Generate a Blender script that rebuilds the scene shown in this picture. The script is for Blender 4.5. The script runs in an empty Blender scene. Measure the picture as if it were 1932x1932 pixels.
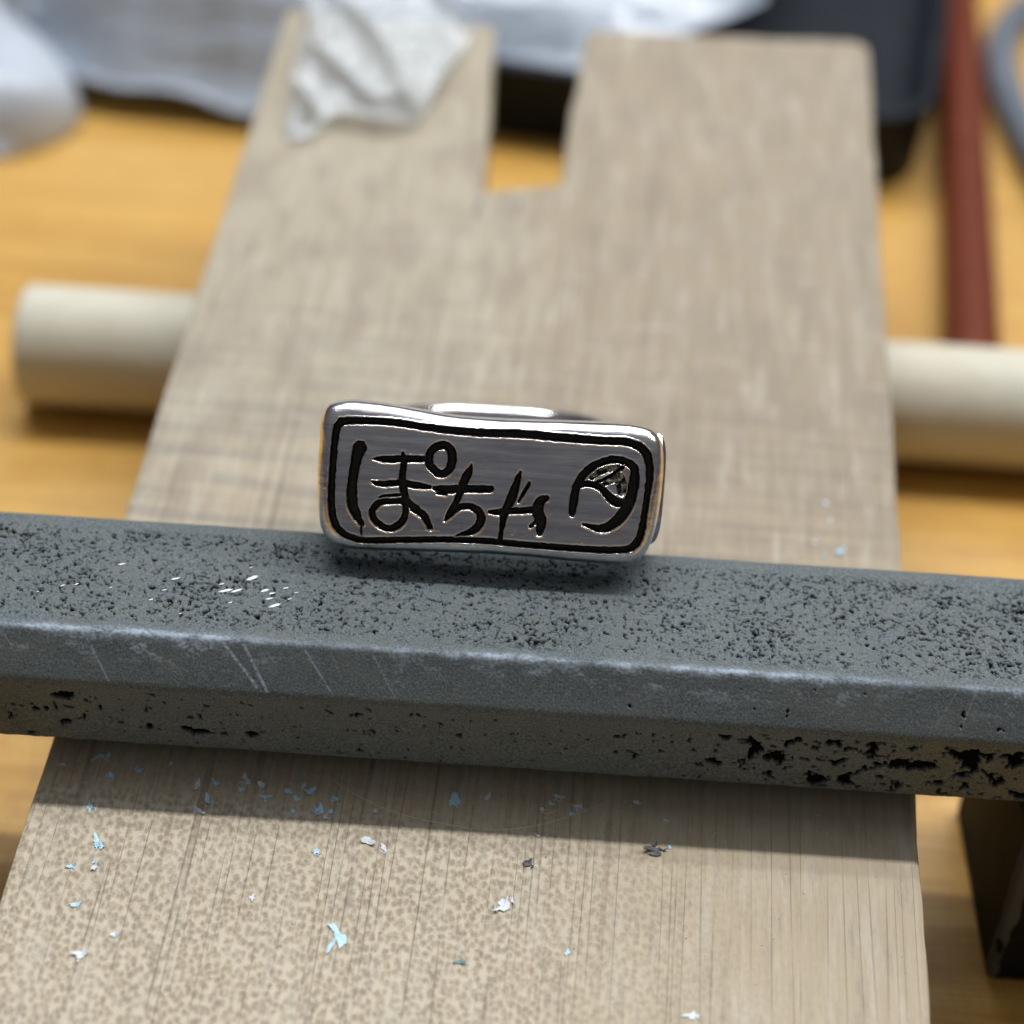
import bpy, math, random
import numpy as np
from mathutils import Matrix, Vector

random.seed(7)
rng = np.random.default_rng(11)
MM = 0.001
sc = bpy.context.scene
col = sc.collection

# ------------------------------------------------------------------ camera
# board frame (board is propped on a dowel, tilted by TAU): P -> world
TAU = 2 * math.atan(5.0 / 93.0)
MP = (Matrix.Translation((0, -50 * MM, 0)) @ Matrix.Rotation(TAU, 4, 'X')
      @ Matrix.Translation((0, 50 * MM, 10 * MM)))
TH, ROLL = math.radians(44.2), math.radians(3.8)
fw = Vector((0, math.cos(TH), -math.sin(TH)))
r0 = Vector((1, 0, 0)); u0 = r0.cross(fw)
rv = r0 * math.cos(ROLL) + u0 * math.sin(ROLL)
uv = -r0 * math.sin(ROLL) + u0 * math.cos(ROLL)
camP = Vector((1.329, -88.582, 97.121)) * MM
cd = bpy.data.cameras.new('camera')
co = bpy.data.objects.new('camera', cd); col.objects.link(co)
mc = Matrix(((rv.x, uv.x, -fw.x, camP.x), (rv.y, uv.y, -fw.y, camP.y), (rv.z, uv.z, -fw.z, camP.z), (0, 0, 0, 1)))
co.matrix_world = MP @ mc
cd.sensor_width = 36.0; cd.lens = 3900 / 1932 * 36.0
cd.clip_start = 0.005; cd.clip_end = 20
cd.dof.use_dof = True
cd.dof.focus_distance = 0.1185
cd.dof.aperture_fstop = 72.67 / 3.3
sc.camera = co

# ------------------------------------------------------------------ light
wd = bpy.data.worlds.new('World'); sc.world = wd; wd.use_nodes = True
bg = wd.node_tree.nodes['Background']
bg.inputs[1].default_value = 0.19
_wt = wd.node_tree
_tc = _wt.nodes.new('ShaderNodeTexCoord'); _sp = _wt.nodes.new('ShaderNodeSeparateXYZ'); _rp = _wt.nodes.new('ShaderNodeValToRGB')
_wt.links.new(_tc.outputs['Generated'], _sp.inputs[0]); _wt.links.new(_sp.outputs[2], _rp.inputs[0]); _wt.links.new(_rp.outputs[0], bg.inputs[0])
_rp.color_ramp.elements[0].position = 0.0; _rp.color_ramp.elements[0].color = (0.31, 0.32, 0.37, 1)
_rp.color_ramp.elements[1].position = 1.0; _rp.color_ramp.elements[1].color = (0.93, 0.97, 1.0, 1)


def area(name, loc, target, sx, sy, power, colr):
    ld = bpy.data.lights.new(name, 'AREA'); ld.shape = 'RECTANGLE'
    ld.size = sx; ld.size_y = sy; ld.energy = power; ld.color = colr
    o = bpy.data.objects.new(name, ld); col.objects.link(o)
    o.location = loc
    z = (Vector(loc) - Vector(target)).normalized(); x = Vector((1, 0, 0)); x = (x - z * x.dot(z)).normalized(); y = z.cross(x)
    o.matrix_world = Matrix.Translation(loc) @ Matrix((x, y, z)).transposed().to_4x4()
    return o


area('tube_lamp', (0.15, 0.240, 0.70), (0, 0.01, 0.015), 1.20, 0.028, 6.0, (1.0, 0.995, 0.975))
area('tube_lamp', (0.15, 0.345, 0.70), (0, 0.01, 0.015), 1.20, 0.028, 1.7, (0.95, 0.985, 1.0))
area('rear_fill', (0.12, 0.60, 0.58), (0, 0.0, 0.015), 0.6, 0.16, 1.5, (0.90, 0.96, 1.0))  # added weak rear light that spreads the ring's soft shadow forward
area('overhead_fill', (-0.1, 0.5, 1.8), (0, 0.0, 0.0), 1.6, 1.2, 7.0, (0.92, 0.97, 1.0))  # unseen fill light added overhead to lift the shadows

vs = sc.view_settings
vs.view_transform = 'Standard'; vs.look = 'None'; vs.gamma = 1.0; vs.exposure = 0.0
vs.use_curve_mapping = False
sc.render.engine = 'CYCLES'

# ------------------------------------------------------------------ numpy noise
_perm = rng.permutation(512)
_g = rng.uniform(0, 2 * np.pi, 512)
_gx, _gy = np.cos(_g), np.sin(_g)


def perlin(x, y):
    xi = np.floor(x).astype(np.int64); yi = np.floor(y).astype(np.int64)
    xf = x - xi; yf = y - yi
    u = xf * xf * xf * (xf * (xf * 6 - 15) + 10); v = yf * yf * yf * (yf * (yf * 6 - 15) + 10)

    def g(ix, iy, dx, dy):
        h = _perm[(_perm[ix & 511] + iy) & 511]
        return _gx[h] * dx + _gy[h] * dy
    a = g(xi, yi, xf, yf); b = g(xi + 1, yi, xf - 1, yf)
    c = g(xi, yi + 1, xf, yf - 1); d = g(xi + 1, yi + 1, xf - 1, yf - 1)
    return ((a + (b - a) * u) * (1 - v) + (c + (d - c) * u) * v) * 1.45


def fbm(x, y, o=3, gain=.5):
    s = 0; a = 1; t = 0
    for k in range(o):
        s = s + a * perlin(x * 2 ** k + 17.3 * k, y * 2 ** k - 9.1 * k); t += a; a *= gain
    return s / t


def sstep(a, b, x):
    t = np.clip((x - a) / (b - a), 0, 1); return t * t * (3 - 2 * t)


# ------------------------------------------------------------------ materials
class Mat:
    def __init__(self, name, **kw):
        self.m = bpy.data.materials.new(name); self.m.use_nodes = True
        self.t = self.m.node_tree; self.b = self.t.nodes['Principled BSDF']
        self.set(**kw)
        self._c = None

    def set(self, **kw):
        for k, v in kw.items():
            k = k.replace('_', ' ').title().replace('Ior', 'IOR')
            s = self.b.inputs[k]
            if isinstance(v, bpy.types.NodeSocket): self.t.links.new(v, s)
            else: s.default_value = (*v, 1) if isinstance(v, tuple) and len(v) == 3 else v

    def n(self, typ, ins=None, **props):
        nd = self.t.nodes.new(typ)
        for k, v in props.items(): setattr(nd, k, v)
        for k, v in (ins or {}).items():
            s = nd.inputs[k]
            if isinstance(v, bpy.types.NodeSocket): self.t.links.new(v, s)
            else: s.default_value = (*v, 1) if (isinstance(v, tuple) and len(v) == 3 and s.type == 'RGBA') else v
        return nd

    def coord(self, scale=(1, 1, 1), loc=(0, 0, 0), rot=(0, 0, 0)):
        if self._c is None: self._c = self.n('ShaderNodeTexCoord').outputs['Object']
        k = self.n('ShaderNodeMapping', {'Vector': self._c, 'Scale': tuple(1000 * s for s in scale), 'Location': loc, 'Rotation': rot})
        return k.outputs[0]

    def noise(self, scale=(1, 1, 1), detail=3, rough=.5, loc=(0, 0, 0), dist=0., rot=(0, 0, 0)):
        return self.n('ShaderNodeTexNoise', {'Vector': self.coord(scale, loc, rot), 'Scale': 1.0, 'Detail': detail, 'Roughness': rough, 'Distortion': dist}).outputs[0]

    def ramp(self, fac, stops):
        nd = self.n('ShaderNodeValToRGB', {'Fac': fac})
        e = nd.color_ramp.elements
        while len(e) < len(stops): e.new(0.5)
        for i, (p, c) in enumerate(stops):
            e[i].position = p; e[i].color = (*c, 1) if isinstance(c, tuple) else (c, c, c, 1)
        return nd.outputs[0]

    def mix(self, fac, a, b, mode='MIX'):
        nd = self.n('ShaderNodeMix', {}, data_type='RGBA', blend_type=mode)
        for i, v in ((0, fac), (6, a), (7, b)):
            s = nd.inputs[i]
            if isinstance(v, bpy.types.NodeSocket): self.t.links.new(v, s)
            else: s.default_value = (*v, 1) if isinstance(v, tuple) else v
        return nd.outputs[2]

    def math(self, op, a, b=0.0):
        nd = self.n('ShaderNodeMath', {}, operation=op)
        for i, v in enumerate((a, b)):
            if isinstance(v, bpy.types.NodeSocket): self.t.links.new(v, nd.inputs[i])
            else: nd.inputs[i].default_value = v
        return nd.outputs[0]

    def bump(self, h, dist_mm, strength=1.0):
        nd = self.n('ShaderNodeBump', {'Height': h, 'Distance': dist_mm * MM, 'Strength': strength})
        self.t.links.new(nd.outputs[0], self.b.inputs['Normal'])

    def sep(self, v):
        return self.n('ShaderNodeSeparateXYZ', {0: v}).outputs


# table: honey-coloured varnished wood, grain along X
T = Mat('table_wood', roughness=.42)
g1 = T.noise((.035, .5, .5), 5, .6, dist=.6)
g2 = T.noise((.25, 4.0, 1), 3, .6)
g3 = T.noise((4.5, .35, 1), 3, .6)
g4 = T.noise((.03, .03, .03), 3)
c = T.ramp(g1, [(.3, (.48, .25, .044)), (.5, (.60, .345, .074)), (.7, (.68, .415, .11))])
c = T.mix(T.math('MULTIPLY', T.ramp(g2, [(.45, 0.), (.60, 1.)]), .42), c, (.42, .18, .028))
c = T.mix(T.math('MULTIPLY', T.ramp(g3, [(.52, 0.), (.64, 1.)]), .36), c, (.40, .18, .03))
c = T.mix(T.math('MULTIPLY', T.ramp(g4, [(.45, 0.), (.7, 1.)]), .25), c, (.68, .44, .15))
T.set(base_color=c); T.bump(T.math('ADD', g2, g3), .03, .5)

# board: pale beech with ray flecks, saw marks and stains
B = Mat('board_wood', roughness=.72)
xyz = B.sep(B.coord())
yy = xyz[1]; xx = xyz[0]
grain = B.noise((2.6, .06, .3), 4, .6, dist=.3)
fine = B.noise((9, .9, 1), 3, .6)
blot = B.noise((.10, .07, .1), 5, .62, loc=(3, 1, 0))
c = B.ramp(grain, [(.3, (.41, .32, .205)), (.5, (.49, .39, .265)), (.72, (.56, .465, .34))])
c = B.mix(B.math('MULTIPLY', B.ramp(fine, [(.45, 0.), (.7, 1.)]), .24), c, (.36, .27, .185))
# flecks
wv = B.n('ShaderNodeTexNoise', {'Vector': B.coord((2.2, 1.8, 1)), 'Scale': 1.0, 'Detail': 2.0}).outputs['Color']
vv = B.n('ShaderNodeVectorMath', {0: B.coord((2.6, 1.9, .01)), 1: B.n('ShaderNodeVectorMath', {0: wv, 'Scale': .75}, operation='SCALE').outputs[0]}, operation='ADD').outputs[0]
vor = B.n('ShaderNodeTexVoronoi', {'Vector': vv, 'Scale': 1.0, 'Randomness': .95}, feature='F1', voronoi_dimensions='2D').outputs['Distance']
wob = B.noise((3.4, 2.5, 1), 3, .6)
fl = B.math('ADD', vor, B.math('MULTIPLY', B.math('SUBTRACT', wob, .5), 1.5))
fl = B.ramp(fl, [(.02, 1.), (.66, 0.)])
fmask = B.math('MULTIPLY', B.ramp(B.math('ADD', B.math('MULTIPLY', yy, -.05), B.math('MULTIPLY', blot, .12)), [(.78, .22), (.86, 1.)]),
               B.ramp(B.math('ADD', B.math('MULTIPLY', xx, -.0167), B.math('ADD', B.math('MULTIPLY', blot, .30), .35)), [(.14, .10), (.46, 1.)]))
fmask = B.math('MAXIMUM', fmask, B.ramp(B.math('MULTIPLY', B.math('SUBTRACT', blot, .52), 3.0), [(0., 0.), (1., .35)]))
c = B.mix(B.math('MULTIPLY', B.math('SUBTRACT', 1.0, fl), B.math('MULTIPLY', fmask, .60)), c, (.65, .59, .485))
c = B.mix(B.math('MULTIPLY', B.math('MULTIPLY', fl, fmask), B.ramp(B.noise((.9, .6, 1), 3, .6, loc=(8, 8, 8)), [(.3, .35), (.7, .80)])), c, (.25, .205, .16))
c = B.mix(B.math('MULTIPLY', B.ramp(B.math('ADD', B.math('MULTIPLY', xx, .03), B.math('MULTIPLY', blot, .5)), [(.35, 0.), (.85, 1.)]), .5), c, (.41, .345, .255))
# thin dark growth lines
ln = B.noise((.42, .004, .1), 1, loc=(.3, 0, 0), dist=.0)
ln = B.math('ABSOLUTE', B.math('SUBTRACT', B.math('FRACT', B.math('MULTIPLY', ln, 9.0)), .5))
ln = B.math('MULTIPLY', B.ramp(ln, [(.0, 1.), (.05, 0.)]), B.ramp(B.noise((.5, .12, .1), 2, loc=(9, 2, 0)), [(.36, 0.), (.56, 1.)]))
LNC = ln
# grey cross saw marks behind the bar
saw = B.noise((.05, .8, .1), 4, .65, loc=(0, 7, 0))
sm = B.math('MULTIPLY', B.ramp(saw, [(.45, 0.), (.62, 1.)]), B.ramp(B.math('MULTIPLY', yy, .02), [(.0, 0.), (.10, 1.), (.42, .75), (.75, .0)]))
SAWM = sm
# greyed, handled far half with blotches
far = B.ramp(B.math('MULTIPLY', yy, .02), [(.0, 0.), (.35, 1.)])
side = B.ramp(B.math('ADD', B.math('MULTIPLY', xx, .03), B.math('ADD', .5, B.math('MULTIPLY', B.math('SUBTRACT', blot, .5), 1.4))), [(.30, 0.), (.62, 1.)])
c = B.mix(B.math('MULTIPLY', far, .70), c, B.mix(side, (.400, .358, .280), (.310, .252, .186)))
c = B.mix(B.math('MULTIPLY', SAWM, .72), c, B.mix(side, (.235, .22, .20), (.235, .185, .145)))
bl2 = B.noise((.30, .14, .1), 4, .6, loc=(11, 4, 2))
c = B.mix(B.math('MULTIPLY', B.math('MULTIPLY', B.ramp(bl2, [(.45, 0.), (.62, 1.)]), far), .6), c, (.29, .235, .185))
bl3 = B.noise((.9, .13, .1), 4, .7, loc=(5, 14, 2))
c = B.mix(B.math('MULTIPLY', B.ramp(bl3, [(.5, 0.), (.66, 1.)]), .42), c, (.57, .525, .44))
bl4 = B.noise((1.5, .22, .1), 4, .7, loc=(25, 4, 2))
c = B.mix(B.math('MULTIPLY', B.ramp(bl4, [(.54, 0.), (.68, 1.)]), .42), c, (.26, .23, .195))
c = B.mix(B.math('MULTIPLY', LNC, B.ramp(B.math('ADD', B.math('MULTIPLY', xx, .02), B.math('MULTIPLY', B.noise((.3, .05, .1), 2, loc=(1, 6, 0)), .8)), [(.35, .62), (.75, .15)])), c, (.17, .125, .09))
# scattered scratches
scn = B.noise((.13, 1.5, .1), 2, .5, loc=(2, 5, 0), rot=(0, 0, .65))
c = B.mix(B.math('MULTIPLY', B.ramp(scn, [(.66, 0.), (.71, 1.)]), B.math('MULTIPLY', far, .35)), c, (.66, .61, .55))
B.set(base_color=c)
B.bump(B.math('ADD', B.math('ADD', fine, B.math('MULTIPLY', B.math('MULTIPLY', fl, fmask), -1.2)), B.math('MULTIPLY', ln, -1.5)), .06, .6)

# bar: grey pitted stone, tones painted by vertex attribute (near-black pits, rubbed edges, grain)
G = Mat('grey_stone', roughness=.62, specular_ior_level=.35)
att = G.n('ShaderNodeAttribute', attribute_name='pits_and_wear')
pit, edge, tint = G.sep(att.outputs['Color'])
gr = G.noise((9, 9, 9), 3, .6)
gr2 = G.noise((3.0, 8.0, 8.0), 3, .65, loc=(4, 4, 4))
big = G.noise((.35, .5, .5), 3, .6)
c = G.ramp(gr, [(.3, (.048, .062, .070)), (.5, (.093, .115, .126)), (.70, (.174, .204, .217))])
c = G.mix(G.math('MULTIPLY', G.ramp(gr2, [(.55, 0.), (.75, 1.)]), .35), c, (.25, .265, .26))
c = G.mix(G.math('MULTIPLY', G.ramp(big, [(.45, 0.), (.62, 1.)]), .30), c, (.14, .152, .14))
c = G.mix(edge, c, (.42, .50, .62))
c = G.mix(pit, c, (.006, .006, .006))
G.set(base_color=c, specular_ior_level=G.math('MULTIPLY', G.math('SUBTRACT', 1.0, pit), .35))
G.bump(gr, .03, .5)

# silver
S = Mat('silver', metallic=1.0, base_color=(.90, .885, .86))
br = S.noise((.7, 26, 3), 3, .6, rot=(0, 0, -.04))
sm_ = S.noise((.35, .5, .4), 3, .6)
S.set(roughness=S.math('ADD', S.math('MULTIPLY', sm_, .18), .10))
S.set(base_color=S.mix(S.ramp(S.noise((.16, 2.6, .5), 5, .7), [(.35, 0.), (.68, 1.)]), (.95, .935, .915), (.60, .565, .63)))  # purplish streaks paint uneven reflections into the metal's colour
S.bump(S.math('ADD', br, S.math('MULTIPLY', sm_, 3.0)), .012, .55)
K = Mat('blackened_silver', base_color=(.005, .005, .006), roughness=.34, specular_ior_level=.4)
K.bump(K.noise((7, 7, 7), 3, .6), .06, .7)
# shallow scratched relief inside the emblem: half-polished
KS = Mat('dark_scored_silver', metallic=1.0, roughness=.30)
KS.set(base_color=KS.ramp(KS.noise((3, 3, 3), 3, .7), [(.48, (.02, .02, .022)), (.62, (.6, .6, .58))]))
KS.bump(KS.noise((5, 5, 5), 3, .7), .12, .9)

# dowel
D = Mat('pale_dowel_wood', roughness=.6)
dn = D.noise((.12, 2.2, 2.2), 4, .6)
D.set(base_color=D.mix(D.ramp(D.noise((.15, .3, .3), 4, .6, loc=(3, 3, 3)), [(.38, 0.), (.58, .95)]), D.ramp(dn, [(.3, (.57, .54, .44)), (.7, (.70, .675, .575))]), (.58, .54, .43)))
D.bump(D.math('ADD', dn, D.noise((.8, 3.0, 3.0), 4, .65, loc=(7, 1, 2))), .10, .7)
# rod
R = Mat('red_brown_lacquer', roughness=.45, specular_ior_level=.12)
R.set(base_color=R.ramp(R.noise((1.2, .05, 1.2), 4, .6), [(.3, (.10, .022, .011)), (.7, (.185, .046, .023))]))
# tray
TR = Mat('black_plastic', roughness=.5, specular_ior_level=.15)
TR.set(base_color=TR.ramp(TR.noise((.2, .2, .2), 3), [(.3, (.009, .012, .017)), (.7, (.016, .020, .028))]))
# cable
CB = Mat('grey_rubber', roughness=.5)
CB.set(base_color=CB.ramp(CB.noise((.3, .3, .3), 3), [(.3, (.10, .12, .15)), (.7, (.16, .18, .22))]))
# films
def film(name, alpha, tintc):
    F = Mat(name, roughness=.17, base_color=tintc, specular_ior_level=.8)
    F.set(alpha=alpha, coat_weight=.6, coat_roughness=.12)
    F.bump(F.math('ADD', F.noise((.3, .6, .3), 2, .5), F.math('MULTIPLY', F.noise((.05, .55, .2), 4, .6, rot=(0, 0, .16)), 3.0)), .45, .6)
    return F
FB = film('clear_film', .84, (.52, .60, .73))
FS = film('clear_film_small', .34, (.86, .92, .97))
# white tube
WT = Mat('milky_plastic', roughness=.3, base_color=(.66, .70, .78), subsurface_weight=.0)
WT.set(base_color=WT.ramp(WT.noise((.1, .1, .1), 3), [(.3, (.42, .47, .56)), (.7, (.52, .56, .63))]))
# block
BK = Mat('chipped_black_paint', roughness=.6, specular_ior_level=.06)
bn = BK.noise((.35, .35, .22), 5, .62)
bc = BK.n('ShaderNodeAttribute', attribute_name='chip').outputs['Fac']
chip = BK.ramp(BK.math('ADD', BK.math('MULTIPLY', bn, .9), bc), [(.70, 0.), (.73, 1.)])
BK.set(base_color=BK.mix(chip, BK.ramp(bn, [(.3, (.010, .009, .008)), (.7, (.020, .018, .016))]), (.095, .10, .105)))
BK.bump(BK.math('MULTIPLY', chip, -1), .08, .6)
# shavings
def shav(name, cc):
    m = Mat(name, roughness=.5, subsurface_weight=.0)
    m.set(base_color=m.mix(m.ramp(m.noise((3, 3, 3), 3), [(.35, 0.), (.7, .6)]), cc, tuple(min(.9, v * 1.25 + .08) for v in cc)))
    return m
SH = {'b': shav('blue_shaving', (.44, .66, .86)), 'w': shav('whitish_shaving', (.64, .69, .78)), 'g': shav('grey_shaving', (.07, .075, .09)),
      't': shav('teal_shaving', (.16, .27, .29)), 's': shav('straw_shaving', (.58, .45, .28)), 'm': shav('bright_scuff', (.74, .77, .78))}
PS = shav('scratch_pale', (.60, .50, .37))


# ------------------------------------------------------------------ mesh helpers
def link(name, me, mat=None, parent=None):
    o = bpy.data.objects.new(name, me); col.objects.link(o)
    if mat is not None:
        for m in (mat if isinstance(mat, (list, tuple)) else [mat]): me.materials.append(m.m)
    if parent is not None: o.parent = parent
    return o


def mesh_np(name, V, F, smooth=True):
    V = np.asarray(V, np.float64) * MM; F = np.asarray(F, np.int32)
    me = bpy.data.meshes.new(name)
    me.vertices.add(len(V)); me.vertices.foreach_set('co', V.astype(np.float32).ravel())
    k = F.shape[1]
    me.loops.add(F.size); me.loops.foreach_set('vertex_index', F.ravel())
    me.polygons.add(len(F)); me.polygons.foreach_set('loop_start', np.arange(0, F.size, k, dtype=np.int32))
    me.polygons.foreach_set('use_smooth', np.full(len(F), smooth, dtype=bool))
    me.update(calc_edges=True); me.validate()
    return me


def grid_faces(nu, nv, wrap_u=False, wrap_v=False):
    iu = np.arange(nu if wrap_u else nu - 1); iv = np.arange(nv if wrap_v else nv - 1)
    a, b = np.meshgrid(iu, iv, indexing='ij')
    a2 = (a + 1) % nu; b2 = (b + 1) % nv
    return np.stack([a * nv + b, a2 * nv + b, a2 * nv + b2, a * nv + b2], -1).reshape(-1, 4)


def mesh_py(name, V, F, smooth=False):
    me = bpy.data.meshes.new(name)
    me.from_pydata([tuple(c * MM for c in v) for v in V], [], F); me.update()
    if smooth: me.polygons.foreach_set('use_smooth', [True] * len(me.polygons))
    return me


def fix_normals(me):
    import bmesh
    bm = bmesh.new(); bm.from_mesh(me); bmesh.ops.recalc_face_normals(bm, faces=bm.faces); bm.to_mesh(me); bm.free()


def sweep(name, path, prof, cap=True):
    """path (n,3); prof(i,t)->(k,2) cross-section in the (side, up) frame"""
    path = np.asarray(path, float); n = len(path)
    tg = np.gradient(path, axis=0); tg /= np.linalg.norm(tg, axis=1)[:, None]
    V = []
    for i in range(n):
        s = np.cross(tg[i], (0, 0, 1.)); s /= np.linalg.norm(s); u = np.cross(s, tg[i])
        p = prof(i, i / (n - 1)); V.append(path[i] + p[:, :1] * s + p[:, 1:] * u)
    k = len(p); V = np.array(V).reshape(-1, 3)
    F = [tuple(f) for f in grid_faces(n, k, False, True)]
    if cap: F += [tuple(range(k))[::-1], tuple((n - 1) * k + j for j in range(k))]
    return mesh_py(name, V, F, True)


def circ(r, k=24):
    a = np.linspace(0, 2 * np.pi, k, endpoint=False); return np.stack([np.cos(a) * r, np.sin(a) * r], 1)


def tag(o, label, cat, group=None):
    o['label'] = label; o['category'] = cat
    if group: o['group'] = group
    return o


def root(name, mat4, label, cat, group=None):
    o = bpy.data.objects.new(name, None); col.objects.link(o)
    o.empty_display_size = .005; o.matrix_world = mat4
    return tag(o, label, cat, group)


def spline(pts, n, closed=False):
    P = np.array(pts, float); m = len(P); out = []
    seg = m if closed else m - 1
    for i in range(seg):
        idx = [(i - 1), i, i + 1, i + 2]
        p = [P[j % m] if closed else P[min(max(j, 0), m - 1)] for j in idx]
        for t in np.linspace(0, 1, 24, endpoint=False):
            out.append(.5 * ((2 * p[1]) + (-p[0] + p[2]) * t + (2 * p[0] - 5 * p[1] + 4 * p[2] - p[3]) * t * t + (-p[0] + 3 * p[1] - 3 * p[2] + p[3]) * t ** 3))
    out.append(P[0] if closed else P[-1]); out = np.array(out)
    L = np.r_[0, np.cumsum(np.linalg.norm(np.diff(out, axis=0), axis=1))]
    s = np.linspace(0, L[-1], n + 1)[:-1] if closed else np.linspace(0, L[-1], n)
    return np.stack([np.interp(s, L, out[:, k]) for k in range(P.shape[1])], 1)


# ================================================================== table
me = mesh_py('table', [(-450, -350, 0), (450, -350, 0), (450, 450, 0), (-450, 450, 0), (-450, -350, -25), (450, -350, -25), (450, 450, -25), (-450, 450, -25)],
             [(0, 1, 2, 3), (7, 6, 5, 4), (4, 5, 1, 0), (5, 6, 2, 1), (6, 7, 3, 2), (7, 4, 0, 3)])
o = link('table', me, T); o['kind'] = 'structure'

# ================================================================== board with slot
def board():
    a = math.radians(2.5); ca, sa = math.cos(a), math.sin(a)
    L, Rr = -24.75, 27.05
    def wav(p, q, n, amp, seed):
        t = np.linspace(0, 1, n); p = np.array(p); q = np.array(q); d = (q - p); nn = np.array([-d[1], d[0]]) / np.linalg.norm(d)
        s = t * np.linalg.norm(d) * .12
        off = fbm(s + seed, s * 0 + seed * 1.7, 3) * amp * np.sin(np.pi * t) ** .3
        return [tuple(x) for x in (p + t[:, None] * d + off[:, None] * nn)]
    out = []
    out += wav((Rr, -50 - Rr * sa), (Rr, 74.3), 60, .22, 3)[:-1]
    for k in range(7):
        b = k / 6 * math.pi / 2; out.append((Rr - 1.4 + 1.4 * math.cos(b), 74.3 + 1.4 * math.sin(b)))
    out += wav((Rr - 1.9, 75.7), (2.4, 73.6), 24, .5, 9)
    out += wav((2.0, 73.2), (1.55, 62.5), 10, .35, 15)[1:]
    out += wav((1.5, 62.0), (1.35, 50.0), 10, .35, 25)[1:]
    out += wav((1.2, 49.7), (-4.5, 47.8), 16, .35, 31)
    out += wav((-4.7, 48.1), (-6.1, 72.2), 16, .15, 38)
    out += wav((-6.4, 72.7), (L + .9, 72.9), 14, .25, 44)
    out += wav((L, 72.0), (L, -50 - L * sa), 60, .16, 51)
    n = len(out)
    # bevelled loops: inner top, top edge, bottom
    P = np.array(out); nx = np.roll(P, -1, 0) - np.roll(P, 1, 0); nx /= np.linalg.norm(nx, axis=1)[:, None]
    nrm = np.stack([nx[:, 1], -nx[:, 0]], 1)   # outward (ccw)
    loops = []
    for off, z in ((-.35, 0.), (-.1, -.1), (0, -.38), (0, -9.7), (-.3, -10.)):
        q = P + nrm * off; loops.append(np.c_[q, np.full(n, z)])
    V = np.concatenate(loops)
    V = np.c_[V[:, 0] * ca + V[:, 1] * sa, -V[:, 0] * sa + V[:, 1] * ca, V[:, 2]]  # rotate into P
    # keep in local (unrotated) frame instead: rotation handled by object matrix
    V = np.concatenate(loops)
    F = [tuple(range(n)), tuple(range(4 * n, 5 * n))[::-1]]
    for l in range(4):
        for i in range(n):
            j = (i + 1) % n; F.append(((l + 1) * n + i, (l + 1) * n + j, l * n + j, l * n + i))
    me = mesh_py('wooden_board', V, F)
    o = link('wooden_board', me, B)
    o.matrix_world = MP @ Matrix.Rotation(-a, 4, 'Z')
    return o


bd = board()
tag(bd, 'pale worn wooden board with a slot cut in its far end, propped on a dowel', 'board')
ROTB = Matrix.Rotation(math.radians(2.5), 4, 'Z')


def ribbon(name, pts, wid, z, mat, parent, frame):
    """thin raised/scored line lying on a surface: pts in mm in the parent's space via frame"""
    P = np.array(pts, float); tg = np.gradient(P, axis=0); tg /= np.linalg.norm(tg, axis=1)[:, None]
    nn = np.c_[-tg[:, 1], tg[:, 0]]; n = len(P)
    w = wid * (.35 + .65 * np.abs(fbm(np.arange(n) * .37 + P[0, 0], np.arange(n) * .0 + 3, 2) * 1.6 + .3)) * np.sin(np.pi * np.clip(np.linspace(0, 1, n), .02, .98)) ** .4
    V = [(*(P[i] + nn[i] * w[i] * .5), z) for i in range(n)] + [(*P[i], z + wid * .25) for i in range(n)] + [(*(P[i] - nn[i] * w[i] * .5), z) for i in range(n)]
    V = [tuple(frame @ Vector(v)) for v in V]
    F = []
    for i in range(n - 1): F += [(i, n + i, n + i + 1, i + 1), (n + i, 2 * n + i, 2 * n + i + 1, n + i + 1)]
    return link(name, mesh_py(name, V, F, True), mat, parent)


arc = spline([(-9.38, -10.54), (-8.51, -12.09), (-7.75, -12.75), (-6.28, -13.64), (-4.5, -14.42), (-3.1, -14.8), (-1.38, -15.08), (.9, -15.31), (3.15, -14.99), (4.83, -14.42), (6.52, -13.57), (8.34, -12.49)], 120)
rb = ribbon('scratch', arc, .11, .003, PS, bd, ROTB); rb['label'] = 'long pale curved scratch'

NK = shav('nick_grey', (.16, .155, .145))
for q in ([(-2.75, 46.9), (-2.95, 45.6), (-3.25, 44.1)], [(.35, 47.6), (.2, 46.2), (.0, 44.4)]):
    ribbon('saw_nick', spline(q, 24), .55, .003, NK, bd, ROTB)

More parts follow.
